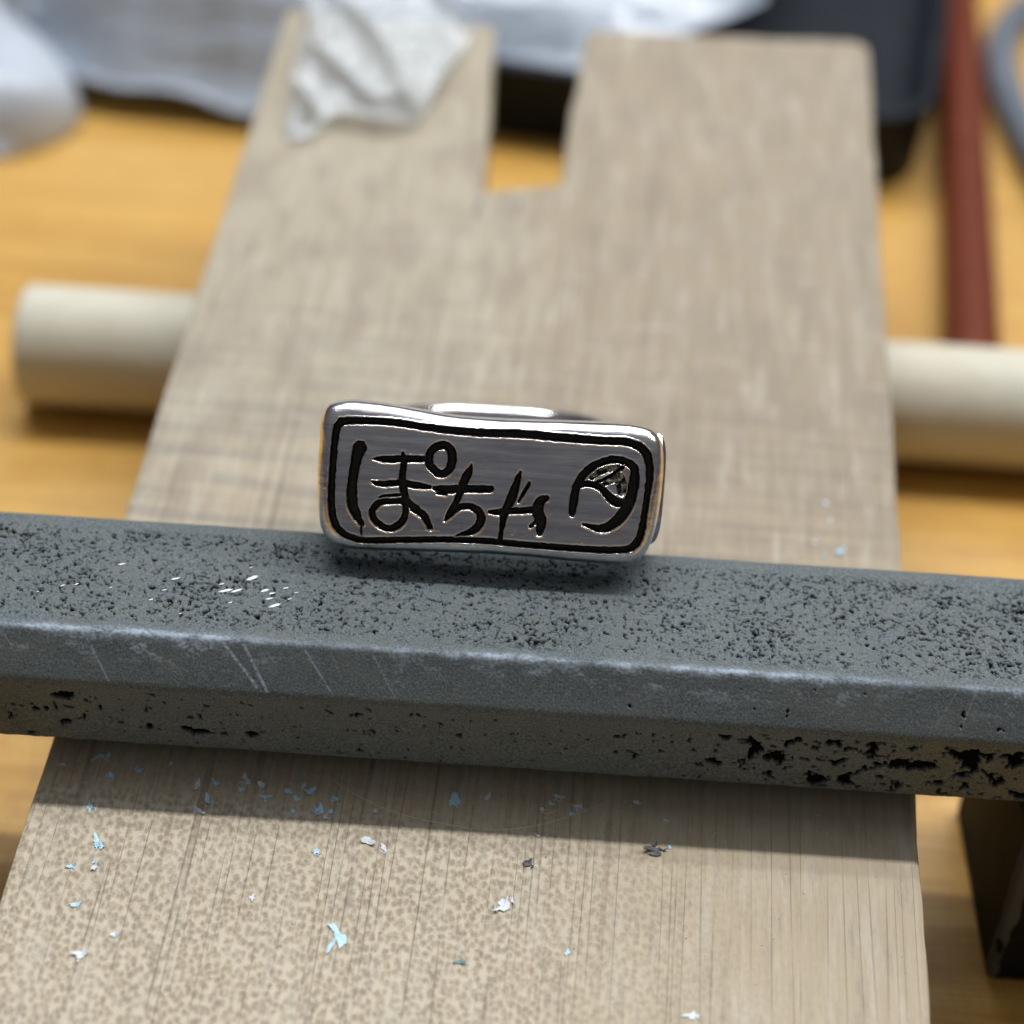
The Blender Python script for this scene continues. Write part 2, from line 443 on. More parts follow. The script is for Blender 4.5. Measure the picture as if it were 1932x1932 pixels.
# ================================================================== grey bar
def bar():
    cs = [(-10.2, 0, .35), (-12.3, 2.1, .35), (-12.22, 6.95, 1.1), (-10.15, 9.3, .42), (-1.2, 9.3, .55), (.95, 7.2, .6), (.95, 2.1, .5), (-1.1, 0, .4)]
    pts = []; m = len(cs)
    for i in range(m):
        p0 = np.array(cs[i - 1][:2]); p = np.array(cs[i][:2]); p1 = np.array(cs[(i + 1) % m][:2]); r = cs[i][2]
        a = (p0 - p) / np.linalg.norm(p0 - p); b = (p1 - p) / np.linalg.norm(p1 - p)
        ang = math.acos(np.clip(a @ b, -1, 1)); d = r / math.tan(ang / 2)
        t0, t1 = p + a * d, p + b * d
        for t in np.linspace(0, 1, 13): pts.append((1 - t) ** 2 * t0 + 2 * t * (1 - t) * p + t * t * t1)
    pts.append(pts[0]); pts = np.array(pts)
    L = np.r_[0, np.cumsum(np.linalg.norm(np.diff(pts, axis=0), axis=1))]
    tot = L[-1]
    # visible arc: from front-bottom corner (2.5) to back-top corner (~20.6)
    s0, s1 = 1.8, 20.8
    s = np.r_[np.linspace(0, s0, 6, endpoint=False), np.linspace(s0, s1, 310, endpoint=False), np.linspace(s1, tot, 40, endpoint=False)]
    y = np.interp(s, L, pts[:, 0]); z = np.interp(s, L, pts[:, 1])
    nv = len(s)
    ty = np.roll(y, -1) - np.roll(y, 1); tz = np.roll(z, -1) - np.roll(z, 1); ln_ = np.hypot(ty, tz)
    ny, nz = -tz / ln_, ty / ln_      # path runs front-up-back
    x = np.r_[np.linspace(-62, -31.5, 120, endpoint=False), np.linspace(-31.5, 34.5, 1130, endpoint=False), np.linspace(34.5, 66, 120)]
    nu = len(x)
    X, Sg = np.meshgrid(x, s, indexing='ij')
    # zones along the section
    sf0 = L[np.argmin(np.hypot(pts[:, 0] + 12.3, pts[:, 1] - 2.1))]
    sf1 = L[np.argmin(np.hypot(pts[:, 0] + 12.22, pts[:, 1] - 6.95))]
    st0 = L[np.argmin(np.hypot(pts[:, 0] + 10.15, pts[:, 1] - 9.3))]
    st1 = L[np.argmin(np.hypot(pts[:, 0] + 1.2, pts[:, 1] - 9.3))]
    front = sstep(sf0 - .1, sf0 + .3, Sg) * (1 - sstep(sf1 - .7, sf1 - .3, Sg))
    bev = sstep(sf1, sf1 + .5, Sg) * (1 - sstep(st0 - .6, st0 - .2, Sg))
    top = sstep(st0 + .3, st0 + 1.6, Sg) * (1 - sstep(st1 - 1.2, st1 - .5, Sg))
    wx = X + .10 * perlin(X * 3.1, Sg * 3.1); ws = Sg + .10 * perlin(X * 3.1 + 40, Sg * 3.1 + 7)
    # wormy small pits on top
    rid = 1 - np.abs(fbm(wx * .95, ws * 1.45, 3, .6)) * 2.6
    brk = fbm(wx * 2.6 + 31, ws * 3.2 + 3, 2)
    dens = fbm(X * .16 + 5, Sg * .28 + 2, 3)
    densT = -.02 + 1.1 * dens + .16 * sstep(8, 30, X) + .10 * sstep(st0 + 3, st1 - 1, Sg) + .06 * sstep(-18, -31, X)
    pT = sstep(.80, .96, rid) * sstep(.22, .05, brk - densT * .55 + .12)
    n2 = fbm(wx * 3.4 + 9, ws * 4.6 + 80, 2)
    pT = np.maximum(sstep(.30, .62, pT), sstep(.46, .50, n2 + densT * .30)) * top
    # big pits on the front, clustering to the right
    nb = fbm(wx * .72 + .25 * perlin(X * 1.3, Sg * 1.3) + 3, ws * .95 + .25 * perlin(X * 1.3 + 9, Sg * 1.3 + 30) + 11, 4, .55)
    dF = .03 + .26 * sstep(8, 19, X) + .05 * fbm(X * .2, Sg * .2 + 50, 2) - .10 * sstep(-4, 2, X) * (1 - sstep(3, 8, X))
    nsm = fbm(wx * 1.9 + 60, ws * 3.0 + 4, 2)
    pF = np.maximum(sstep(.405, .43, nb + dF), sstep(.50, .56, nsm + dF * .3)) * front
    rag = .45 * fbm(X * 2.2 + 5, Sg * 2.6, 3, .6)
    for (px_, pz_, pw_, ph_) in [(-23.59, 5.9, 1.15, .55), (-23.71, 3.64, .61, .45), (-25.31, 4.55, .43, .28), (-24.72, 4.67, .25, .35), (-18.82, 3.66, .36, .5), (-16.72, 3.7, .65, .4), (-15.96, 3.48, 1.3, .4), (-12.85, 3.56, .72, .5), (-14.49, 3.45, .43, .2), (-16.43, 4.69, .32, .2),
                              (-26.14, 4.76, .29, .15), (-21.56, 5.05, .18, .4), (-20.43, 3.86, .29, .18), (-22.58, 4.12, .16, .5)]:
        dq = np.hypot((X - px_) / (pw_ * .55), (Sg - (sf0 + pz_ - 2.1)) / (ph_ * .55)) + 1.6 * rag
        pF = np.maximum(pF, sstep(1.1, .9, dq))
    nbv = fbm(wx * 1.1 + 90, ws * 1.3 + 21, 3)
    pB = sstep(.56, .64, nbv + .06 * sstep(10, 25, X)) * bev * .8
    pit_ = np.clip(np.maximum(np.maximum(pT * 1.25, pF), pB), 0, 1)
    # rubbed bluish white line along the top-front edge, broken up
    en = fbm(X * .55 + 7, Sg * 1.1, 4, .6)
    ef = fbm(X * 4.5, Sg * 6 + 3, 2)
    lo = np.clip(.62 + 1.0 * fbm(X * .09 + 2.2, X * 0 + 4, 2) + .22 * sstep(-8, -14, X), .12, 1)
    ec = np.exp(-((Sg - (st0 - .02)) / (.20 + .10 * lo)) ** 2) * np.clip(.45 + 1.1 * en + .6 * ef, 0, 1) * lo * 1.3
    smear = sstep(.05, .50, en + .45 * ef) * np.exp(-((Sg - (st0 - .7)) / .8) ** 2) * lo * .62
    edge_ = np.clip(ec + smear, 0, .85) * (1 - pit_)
    # scored light diagonal scratches over the chamfer
    for (xa, sa_, xb, sb, w, k) in [(-27.3, st0 - .15, -26.6, st0 - 1.1, .06, .5), (-22.4, st0 - .3, -20.9, sf1 + .25, .08, .55), (-14.55, st0 - .2, -12.5, sf1 + .5, .13, .85), (-13.4, st0 - .2, -11.9, sf1 + .3, .13, .8),
                                  (-9.9, st0 - .3, -8.2, sf1 + .4, .08, .65), (-8.4, st0 - .3, -7.9, sf1 + 1.6, .04, .35), (-6.1, st0 - .2, -4.6, sf1 + .4, .045, .5), (-13.7, sf1 + .6, -14.6, sf1 + .35, .04, .3),
                                  (27.2, st0 - .3, 26.2, sf1 + .8, .05, .35), (28.3, st0 - .3, 27.6, sf1 + .7, .05, .4)]:
        dx, ds = xb - xa, sb - sa_; l2 = dx * dx + ds * ds
        t = np.clip(((X - xa) * dx + (Sg - sa_) * ds) / l2, 0, 1)
        dd = np.hypot(X - xa - t * dx, Sg - sa_ - t * ds)
        edge_ = np.maximum(edge_, k * sstep(w, w * .2, dd) * np.clip(.65 + 1.3 * ef, .1, 1))
    fine_ = fbm(X * 5.5, Sg * 6.5, 3, .6)
    depth = .12 * pT + .22 * pF + .3 * pB + .020 * (fine_ * .8) - .0
    waves = .05 * fbm(X * .22 + 70, Sg * .25, 2) + .06 * fbm(X * .8, Sg * 0 + 2, 2) * np.exp(-((Sg - sf0) / .35) ** 2)
    depth = depth - waves
    bot = (s < sf0 - 1.2) | (s > s1 + 3)
    depth[:, bot] = 0
    Y = y[None] - ny[None] * depth; Z = z[None] - nz[None] * depth
    V = np.stack([X, Y, Z], -1).reshape(-1, 3)
    F = grid_faces(nu, nv, False, True)
    V = np.concatenate([V, [[x[0], -5.6, 4.6], [x[-1], -5.6, 4.6]]])
    me = mesh_np('grey_bar', V, F[:, ::-1])
    # end caps
    c0 = len(V) - 2
    import bmesh
    bm = bmesh.new(); bm.from_mesh(me); bm.verts.ensure_lookup_table()
    for j in range(nv):
        j2 = (j + 1) % nv
        bm.faces.new((bm.verts[j2], bm.verts[j], bm.verts[c0])); bm.faces.new((bm.verts[(nu - 1) * nv + j], bm.verts[(nu - 1) * nv + j2], bm.verts[c0 + 1]))
    bm.to_mesh(me); bm.free()
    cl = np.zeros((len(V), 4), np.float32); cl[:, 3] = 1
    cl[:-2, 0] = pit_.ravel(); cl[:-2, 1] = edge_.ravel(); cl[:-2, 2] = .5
    a = me.attributes.new('pits_and_wear', 'FLOAT_COLOR', 'POINT'); a.data.foreach_set('color', cl.ravel())
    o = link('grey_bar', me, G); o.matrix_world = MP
    return o


gb = bar()
tag(gb, 'long grey pitted stone bar with sloped edges lying across the wooden board', 'bar')

# bright scuff slivers on the bar's top
MARK = [(-18.0, -5.74, .62), (-18.51, -6.7, .35), (-19.14, -7.51, .3), (-15.28, -5.92, .35), (-14.97, -6.43, .9), (-14.32, -6.37, .75), (-14.57, -7.33, .3), (-13.58, -5.28, .8), (-13.77, -4.42, .25), (-17.29, -8.45, .22), (-24.37, -6.87, .3),
        (-23.59, -6.69, .3), (-25.68, -7.47, .16), (-21.29, -4.85, .5), (-21.6, -6.77, .25), (-12.71, -6.22, .55), (-12.26, -6.4, .4), (-12.36, -6.83, .5), (-11.53, -5.9, .35), (-12.0, -7.35, .8), (-11.2, -6.75, .3), (-10.88, -6.22, .3)]
for (x, y, l) in MARK:
    k = 7; an = random.uniform(.25, .6)
    w = l * random.uniform(.12, .2)
    pr = [(-l / 2, 0), (-l * .2, w * random.uniform(.6, 1)), (l * .2, w * random.uniform(.7, 1.1)), (l / 2, w * .2), (l * .25, -w * random.uniform(.4, .9)), (-l * .2, -w * random.uniform(.5, .9))]
    V = [(x + px * math.cos(an) - py * math.sin(an), y + px * math.sin(an) + py * math.cos(an), 9.30) for px, py in pr]
    V += [(v[0], v[1], 9.335) for v in V]
    n = 6; F = [tuple(range(n, 2 * n))] + [(i, (i + 1) % n, n + (i + 1) % n, n + i) for i in range(n)]
    link('scuff_mark', mesh_py('scuff_mark', V, F), SH['m'], gb)

# ================================================================== signet ring
def ring():
    phi = math.radians(36)
    nV = Vector((0, -math.cos(phi), math.sin(phi))); aV = Vector((0, math.sin(phi), math.cos(phi)))
    C = Vector((.02, -1.60, 14.73))
    base = Vector((0, -2.5, -21.6))
    Mr = MP @ Matrix(((1, 0, 0, C.x * MM), (0, aV.y, nV.y, C.y * MM), (0, aV.z, nV.z, C.z * MM), (0, 0, 0, 1)))
    rt = root('signet_ring', Mr @ Matrix.Translation(base * MM), 'silver ring with an engraved rectangular face leaning on the grey bar', 'ring')

    def fp(p): return (.982 * (.0117148 * p[0] + .000749 * p[1] - 11.633), .982 * (.000784 * p[0] - .0118046 * p[1] + 5.105))
    outl = [(92, 290), (100, 200), (130, 125), (190, 97), (270, 92), (420, 108), (600, 138), (760, 166), (950, 182), (1150, 190), (1350, 196), (1550, 204), (1690, 216), (1775, 242), (1818, 300), (1832, 400), (1822, 560), (1802, 700),
            (1770, 815), (1730, 880), (1670, 915), (1560, 920), (1350, 902), (1100, 878), (850, 862), (600, 855), (380, 850), (230, 838), (145, 808), (98, 745), (80, 640), (80, 450)]
    O = spline([fp(p) for p in outl][::-1], 1300, True)
    # strokes: (group, closed, [(x,y,width)])
    b, h, t, y, e = 'border', 'character_a', 'character_b', 'character_c', 'emblem'
    ST = [
        (b, 1, [(205, 190, 34), (260, 184, 30), (400, 188, 28), (500, 197, 28), (700, 226, 30), (900, 244, 32), (1100, 250, 34), (1300, 268, 34), (1500, 284, 32), (1640, 292, 32), (1715, 322, 36), (1752, 380, 36), (1757, 480, 30), (1740, 600, 26), (1724, 720, 30), (1700, 795, 34), (1650, 833, 32), (1500, 836, 30), (1300, 822, 28), (1100, 806, 28), (900, 788, 26), (700, 783, 26), (500, 786, 28), (330, 790, 28), (250, 774, 30), (190, 735, 30), (160, 670, 30), (154, 550, 30), (164, 400, 28), (176, 270, 30), (186, 215, 34)]),
        (h, 0, [(300, 318, 62), (282, 380, 46), (266, 460, 42), (258, 540, 46), (262, 610, 48), (282, 660, 40), (306, 706, 20)]), (h, 0, [(304, 706, 7), (302, 768, 5)]),
        (h, 0, [(372, 374, 8), (420, 377, 26), (520, 375, 30), (620, 375, 26), (655, 385, 26)]),
        (h, 1, [(648, 395, 34), (655, 345, 34), (690, 312, 34), (730, 306, 36), (760, 335, 38), (764, 385, 38), (745, 432, 36), (705, 450, 34), (670, 425, 34)]),
        (h, 0, [(518, 346, 14), (520, 400, 26), (515, 450, 28), (515, 500, 34), (525, 560, 34), (545, 600, 38), (585, 630, 36), (625, 665, 32), (652, 722, 22)]),
        (h, 0, [(362, 490, 8), (400, 500, 22), (470, 497, 26), (520, 497, 28), (600, 510, 28), (652, 515, 16)]),
        (h, 0, [(400, 568, 6), (440, 560, 12), (500, 556, 10)]),
        (h, 1, [(520, 590, 28), (460, 588, 24), (400, 594, 28), (362, 632, 28), (366, 672, 28), (402, 712, 30), (450, 726, 28), (500, 702, 30), (528, 650, 28)]),
        (t, 0, [(674, 520, 16), (720, 527, 36), (790, 526, 34), (880, 525, 32), (958, 525, 30)]), (t, 0, [(690, 545, 10), (730, 548, 16)]),
        (t, 0, [(864, 402, 6), (848, 440, 28), (827, 480, 38), (805, 540, 30), (785, 590, 28), (760, 640, 34), (728, 682, 10)]),
        (t, 0, [(770, 630, 30), (820, 612, 26), (870, 618, 30), (906, 650, 36), (908, 690, 38), (882, 726, 34), (835, 750, 24), (786, 762, 8)]),
        (y, 0, [(1108, 440, 8), (1090, 490, 30), (1070, 550, 40), (1050, 600, 40), (1030, 640, 32), (1020, 690, 28), (1012, 740, 16), (1005, 784, 22)]),
        (y, 0, [(1152, 496, 14), (1128, 540, 14), (1098, 590, 8)]),
        (y, 0, [(952, 640, 12), (990, 642, 28), (1050, 636, 28), (1120, 634, 28), (1180, 628, 32)]),
        (y, 0, [(1242, 570, 20), (1206, 588, 40), (1196, 640, 54), (1212, 690, 50), (1204, 748, 28)]), (y, 0, [(1156, 716, 8), (1192, 688, 20)]),
        (e, 0, [(1368, 648, 30), (1376, 590, 38), (1388, 520, 36), (1420, 460, 36), (1480, 408, 34), (1570, 378, 30), (1640, 392, 34), (1680, 425, 36), (1678, 500, 46), (1662, 580, 50), (1632, 640, 52), (1592, 690, 48), (1540, 722, 42), (1490, 724, 28), (1426, 704, 8)]),
        (e, 0, [(1392, 505, 30), (1450, 500, 26), (1510, 520, 28), (1550, 560, 34), (1590, 592, 40), (1644, 600, 34)]),
        ('relief', 0, [(1465, 470, 26), (1530, 430, 34), (1610, 422, 34)]), ('relief', 0, [(1530, 500, 26), (1600, 470, 60), (1620, 540, 50)]), (e, 0, [(1480, 500, 12), (1560, 462, 12), (1622, 415, 12)]),
    ]
    segs = []
    gid = {'border': 0, 'character_a': 1, 'character_b': 2, 'character_c': 3, 'emblem': 4, 'relief': 5}
    for g, closed, pts in ST:
        q = np.array([(*fp(p), p[2] * .00586) for p in pts])
        n = max(8, len(pts) * 4); q = spline(q, n, bool(closed))
        if closed: q = np.concatenate([q, q[:1]])
        for i in range(len(q) - 1): segs.append((gid[g], q[i], q[i + 1]))
    Nn, Mm = len(O), 178
    cen = np.c_[np.clip(O[:, 0], -6.6, 6.6) * .97, np.zeros(Nn)]
    cen[:, 1] = .067 * -cen[:, 0] * -0.35
    tt = np.linspace(0.0, 1, Mm) ** .92
    P2 = cen[:, None] + (O - cen)[:, None] * tt[None, :, None]
    ln_ = np.linalg.norm(O - cen, axis=1)
    dE = ln_[:, None] * (1 - tt[None])
    X, Y = P2[..., 0], P2[..., 1]
    wobx = X + .055 * fbm(X * 3.0, Y * 3.0, 3); woby = Y + .055 * fbm(X * 3.0 + 50, Y * 3.0 + 9, 3)
    best = np.full(X.shape, 9.); bid = np.zeros(X.shape, int); rel = np.full(X.shape, 9.)
    for g, p, q in segs:
        r = max(p[2], q[2]) + .5
        m = (wobx > min(p[0], q[0]) - r) & (wobx < max(p[0], q[0]) + r) & (woby > min(p[1], q[1]) - r) & (woby < max(p[1], q[1]) + r)
        if not m.any(): continue
        d = q[:2] - p[:2]; l2 = max(d @ d, 1e-9)
        xx_, yy_ = wobx[m], woby[m]
        u = np.clip(((xx_ - p[0]) * d[0] + (yy_ - p[1]) * d[1]) / l2, 0, 1)
        dd = np.hypot(xx_ - p[0] - u * d[0], yy_ - p[1] - u * d[1]) - (p[2] + (q[2] - p[2]) * u)
        if g == 5:
            rel[m] = np.minimum(rel[m], dd); continue
        bb = best[m]; k = dd < bb; bb[k] = dd[k]; best[m] = bb
        ii = bid[m]; ii[k] = g; bid[m] = ii
    Dp = .34
    best = best - .042
    cut = Dp * sstep(.03, -.13, best + .012 * fbm(X * 6, Y * 6, 2)) + .05 * fbm(X * 4, Y * 4, 2) * sstep(-.08, -.2, best)
    burr = .03 * np.exp(-((best - .045) / .03) ** 2)
    cut = np.maximum(cut, (.13 + .10 * fbm(X * 3.4, Y * 3.4, 3)) * sstep(.03, -.08, rel))
    Rr = .98
    q = np.clip(dE, 0, Rr); rnd = Rr - np.sqrt(np.maximum(Rr * Rr - (Rr - q) ** 2, 0))
    rnd = rnd * (.82 + .12 * fbm(X * .35, Y * .35, 2))
    dome = .0022 * X * X + .012 * Y * Y
    for (cx, cy, cr) in ((1080, 740, 15), (1066, 752, 9), (926, 402, 9), (934, 390, 7), (1285, 731, 9), (433, 300, 7), (1258, 660, 9), (1020, 290, 10), (1283, 634, 6), (122, 520, 7), (640, 690, 5), (1420, 800, 6)):
        fx, fy = fp((cx, cy)); cut = cut - .022 * np.exp(-((X - fx) ** 2 + (Y - fy) ** 2) / (cr * .0085) ** 2)
    for (xa, ya, xb, yb) in ((1672, 640, 1612, 820), (1660, 560, 1640, 700), (1380, 460, 1480, 470), (1350, 430, 1420, 432), (220, 330, 280, 318), (330, 680, 300, 660), (560, 735, 700, 742), (900, 610, 940, 560)):
        p0, p1 = np.array(fp((xa, ya))), np.array(fp((xb, yb))); d = p1 - p0
        u = np.clip(((X - p0[0]) * d[0] + (Y - p0[1]) * d[1]) / (d @ d), 0, 1)
        cut = cut + .008 * np.exp(-((X - p0[0] - u * d[0]) ** 2 + (Y - p0[1] - u * d[1]) ** 2) / .03 ** 2)
    Zz = -dome - rnd - cut + burr + .035 * fbm(X * .5 + 3, Y * .5, 2) + .012 * fbm(X * 1.4, Y * 1.4, 2)
    # inner panel slightly lower and tipped so the raised rim reads
    V = [np.stack([X, Y, Zz], -1)]
    zr = Zz[:, -1]
    nrmO = np.roll(O, -1, 0) - np.roll(O, 1, 0); nrmO /= np.linalg.norm(nrmO, axis=1)[:, None]
    nrmO = np.stack([nrmO[:, 1], -nrmO[:, 0]], 1)
    if (nrmO * O).sum() < 0: nrmO = -nrmO
    side = []
    for f_, off in ((.25, .02), (.5, .03), (.75, .0), (.92, -.12), (1.0, -.38)):
        side.append(np.c_[O + nrmO * off, zr * (1 - f_) + (-2.35) * f_])
    for f_ in (.75, .45, .15):
        side.append(np.c_[cen + (O - cen) * f_, np.full(Nn, -2.4)])
    V = np.concatenate([V[0], np.stack(side, 1)], 1); Mt = V.shape[1]
    Vf = V.reshape(-1, 3) - np.array(base)
    F = grid_faces(Nn, Mt, True, False)
    # orientation: check normal
    a_, b_, c_ = Vf[F[50, 0]], Vf[F[50, 1]], Vf[F[50, 2]]
    if np.cross(b_ - a_, c_ - a_)[2] < 0: F = F[:, ::-1]
    full = np.full((Nn, Mt), 9.); full[:, :Mm] = best
    fid = np.full((Nn, Mt), -1); fid[:, :Mm] = bid
    relf = np.full((Nn, Mt), 9.); relf[:, :Mm] = rel
    fb = full.ravel()[F].mean(1); fi = fid.ravel()[F].max(1); fr = relf.ravel()[F].mean(1)
    cls = np.where(fb < -.045, fi, -1)
    cls = np.where((cls < 0) & (fr < -.02), 5, cls)
    me_all = None
    names = {-1: ('face_plate', S, 'rectangular polished face with rounded edges'), 0: ('engraved_border', K, 'black engraved border line'), 1: ('engraved_character', K, 'engraved first character with a small circle'), 2: ('engraved_character', K, 'engraved middle character'),
             3: ('engraved_character', K, 'engraved small last character'), 4: ('engraved_emblem', K, 'engraved round emblem with an open tail'), 5: ('engraved_relief', KS, 'rough scored inside of the emblem')}
    # vertex normals of the whole surface, reused on the split meshes
    whole = mesh_np('w', Vf, F)
    vn = np.zeros(len(Vf) * 3, np.float32); whole.vertices.foreach_get('normal', vn); vn = vn.reshape(-1, 3)
    bpy.data.meshes.remove(whole)
    made = {}
    for k, (nm, mt, lb) in names.items():
        f = F[cls == k]
        if len(f) == 0: continue
        u, inv = np.unique(f, return_inverse=True)
        me = mesh_np(nm, Vf[u], inv.reshape(f.shape))
        me.normals_split_custom_set_from_vertices([tuple(v) for v in vn[u]])
        ob = link(nm, me, mt, rt if k == -1 else (made['plate'] if 'plate' in made else rt))
        ob['label'] = lb
        if k == -1: made['plate'] = ob
    # band
    n = 150; k = 28
    V = []
    for i in range(n):
        th = math.pi * i / (n - 1)
        def bp(t_):
            cc_, ss_ = math.cos(t_), max(math.sin(t_), 0)
            return np.array([9.3 * math.copysign(abs(cc_) ** .66, cc_), -1.75 - 19.1 * ss_ ** .92])
        px, pw = bp(th)
        t2 = min(max(th, .03), math.pi - .03)
        d = bp(t2 + .02) - bp(t2 - .02); d /= np.linalg.norm(d)
        nn = np.array([d[1], -d[0]])   # in (x,w) plane
        if nn @ np.array([px, pw + 8]) < 0: nn = -nn
        fac = math.sin(th)
        hw = 3.3 - .75 * sstep(.0, .8, fac); hv = .85 - .12 * fac
        cs_ = np.linspace(0, 2 * np.pi, k, endpoint=False)
        sv = np.sign(np.sin(cs_)) * np.abs(np.sin(cs_)) ** .55 * hw; so = np.sign(np.cos(cs_)) * np.abs(np.cos(cs_)) ** .6 * hv
        V.append(np.stack([px + nn[0] * so, sv - .12 * px * -0.067, pw + nn[1] * so], 1))
    V = np.array(V).reshape(-1, 3) - np.array(base)
    f = [tuple(q) for q in grid_faces(n, k, False, True)] + [tuple(range(k))[::-1], tuple((n - 1) * k + j for j in range(k))]
    link('band', mesh_py('band', V, f, True), S, rt)
    import bmesh
    for ch in rt.children:
        if ch.name.startswith('band'):
            bm = bmesh.new(); bm.from_mesh(ch.data); bmesh.ops.recalc_face_normals(bm, faces=bm.faces); bm.to_mesh(ch.data); bm.free()


ring()

# ================================================================== dowel
def lathe(name, prof, k=48):
    """prof [(x,r)] along local X"""
    V = []; n = len(prof)
    for x, r in prof:
        for j in range(k):
            a = 2 * math.pi * j / k; V.append((x, r * math.cos(a), r * math.sin(a)))
    F = [tuple(q) for q in grid_faces(n, k, False, True)] + [tuple(range(k))[::-1], tuple((n - 1) * k + j for j in range(k))]
    F = [tuple(reversed(q)) for q in F]
    me = mesh_py(name, V, F, True)
    me.polygons.foreach_set('use_smooth', [len(p.vertices) == 4 for p in me.polygons])
    fix_normals(me)
    return me


def rounded_ends(x0, x1, r, e, n=24):
    p = [(x0, r - e)] + [(x0 + e * (1 - math.cos(a)), r - e + e * math.sin(a)) for a in (.4, .8, 1.2, math.pi / 2)]
    p += [(x0 + e + (x1 - x0 - 2 * e) * i / n, r) for i in range(1, n)]
    p += [(x1 - e * (1 - math.cos(a)), r - e + e * math.sin(a)) for a in (math.pi / 2, 1.2, .8, .4)] + [(x1, r - e)]
    return p


o = link('wooden_dowel', lathe('wooden_dowel', rounded_ends(-40.2, 74, 5.0, .7)), D)
o.location = (0, 43 * MM, 5 * MM)
tag(o, 'pale round wooden dowel lying under the board and sticking out on both sides', 'dowel')

# ================================================================== red-brown rod
rdir = Vector((49.3 - 41.2, 127 - 55, 0)).normalized()
st = Vector((41.2, 55, 2.45)) - rdir * 4.5
me = lathe('rod', rounded_ends(0, 128, 2.45, .5), 40)
rr = root('red_brown_rod', Matrix.Translation(st * MM), 'dark red-brown round rod lying behind the pale dowel beside the black tray', 'rod')
o = link('shaft', me, R, rr); o.rotation_euler = (0, 0, math.atan2(rdir.y, rdir.x))
# dark end ring as seen where the rod meets the dowel
me = lathe('collar', [(1.2, 2.40), (1.25, 2.52), (2.2, 2.52), (2.25, 2.40)], 40)
o = link('collar', me, R, rr); o.rotation_euler = (0, 0, math.atan2(rdir.y, rdir.x))

# ================================================================== black tray
def rrect(w, d, r, k=10):
    pts = []
    for cx, cy, a0 in ((w / 2 - r, d / 2 - r, 0), (-w / 2 + r, d / 2 - r, 90), (-w / 2 + r, -d / 2 + r, 180), (w / 2 - r, -d / 2 + r, 270)):
        for i in range(k):
            a = math.radians(a0 + 90 * i / (k - 1)); pts.append((cx + r * math.cos(a), cy + r * math.sin(a)))
    return np.array(pts)


def tray():
    w, d, r, h = 96, 74, 8, 8.6
    L = [(rrect(w - 3, d - 3, r - 1.5), 0.0), (rrect(w - 1.6, d - 1.6, r - .8), .5), (rrect(w - .6, d - .6, r - .3), h - 1.2), (rrect(w, d, r), h - .9), (rrect(w, d, r), h - .2), (rrect(w - .5, d - .5, r), h),
         (rrect(w - 2.6, d - 2.6, r - 1), h), (rrect(w - 3.0, d - 3.0, r - 1.2), h - .4), (rrect(w - 4.4, d - 4.4, r - 2), 2.2), (rrect(w - 6, d - 6, r - 2.6), 1.6)]
    n = len(L[0][0]); V = []
    for p, z in L: V += [(q[0], q[1], z) for q in p]
    F = [tuple(range(n))[::-1]]
    for l in range(len(L) - 1):
        for i in range(n):
            j = (i + 1) % n; F.append((l * n + i, l * n + j, (l + 1) * n + j, (l + 1) * n + i))
    F.append(tuple((len(L) - 1) * n + i for i in range(n)))
    me = mesh_py('tray', V, F, False)
    me.polygons.foreach_set('use_smooth', [len(p.vertices) == 4 for p in me.polygons])
    o = link('black_tray', me, TR)
    a = math.radians(-10.0)
    # front-right corner (w/2,-d/2) sits at (41.5, 88.0)
    cx, cy = w / 2, -d / 2
    o.location = ((40.3 - (cx * math.cos(a) - cy * math.sin(a))) * MM, (86.0 - (cx * math.sin(a) + cy * math.cos(a))) * MM, 0)
    o.rotation_euler = (0, 0, a)
    tag(o, 'shallow black plastic tray with rounded corners behind the board', 'tray')


tray()

# ================================================================== plastic films
def bagfilm():
    front = spline([(-52, 97, 4.0), (-43.6, 93.6, 3.2), (-36.3, 92.9, 3.4), (-28.4, 91.7, 1.9), (-20, 93, 3.), (-8, 94.6, 5.2), (0.2, 95.3, 6.4), (8, 96, 8.6), (18, 103.5, 9.6), (25, 111, 9.7)], 150)
    back = spline([(-74, 148, 16), (-45, 156, 22), (-10, 158, 17), (15, 150, 14), (31, 140, 10.5)], 150)
    nv = 110; V = []
    v = np.linspace(0, 1, nv)[None]; 
    P = front[:, None] * (1 - v[..., None]) + back[:, None] * v[..., None]
    X, Yy = P[..., 0], P[..., 1]
    lift = (12.2 - front[:, None, 2]) * sstep(0, .13, v) * np.exp(-v * .6)
    foldc = Yy - .16 * X
    z = P[..., 2] + lift + 2.6 * np.abs(fbm(X * .02, foldc * .11, 3)) * sstep(.05, .35, v) + 2.0 * fbm(X * .035 + 8, foldc * .22, 3) * sstep(.03, .2, v) + .7 * fbm(X * .15, Yy * .15 + 40, 2) * sstep(0, .1, v)
    z = np.where(Yy > 99 , np.maximum(z, 8.9), z)
    edge = .5 * fbm(X * .25, Yy * 0, 2)
    V = np.stack([X, Yy + edge * (1 - v), z], -1)
    me = mesh_np('plastic_bag', V.reshape(-1, 3), grid_faces(150, nv))
    o = link('plastic_bag', me, FB)
    md = o.modifiers.new('thickness', 'SOLIDIFY'); md.thickness = .06 * MM
    tag(o, 'large crumpled clear plastic bag lying over the black tray', 'plastic bag')


bagfilm()


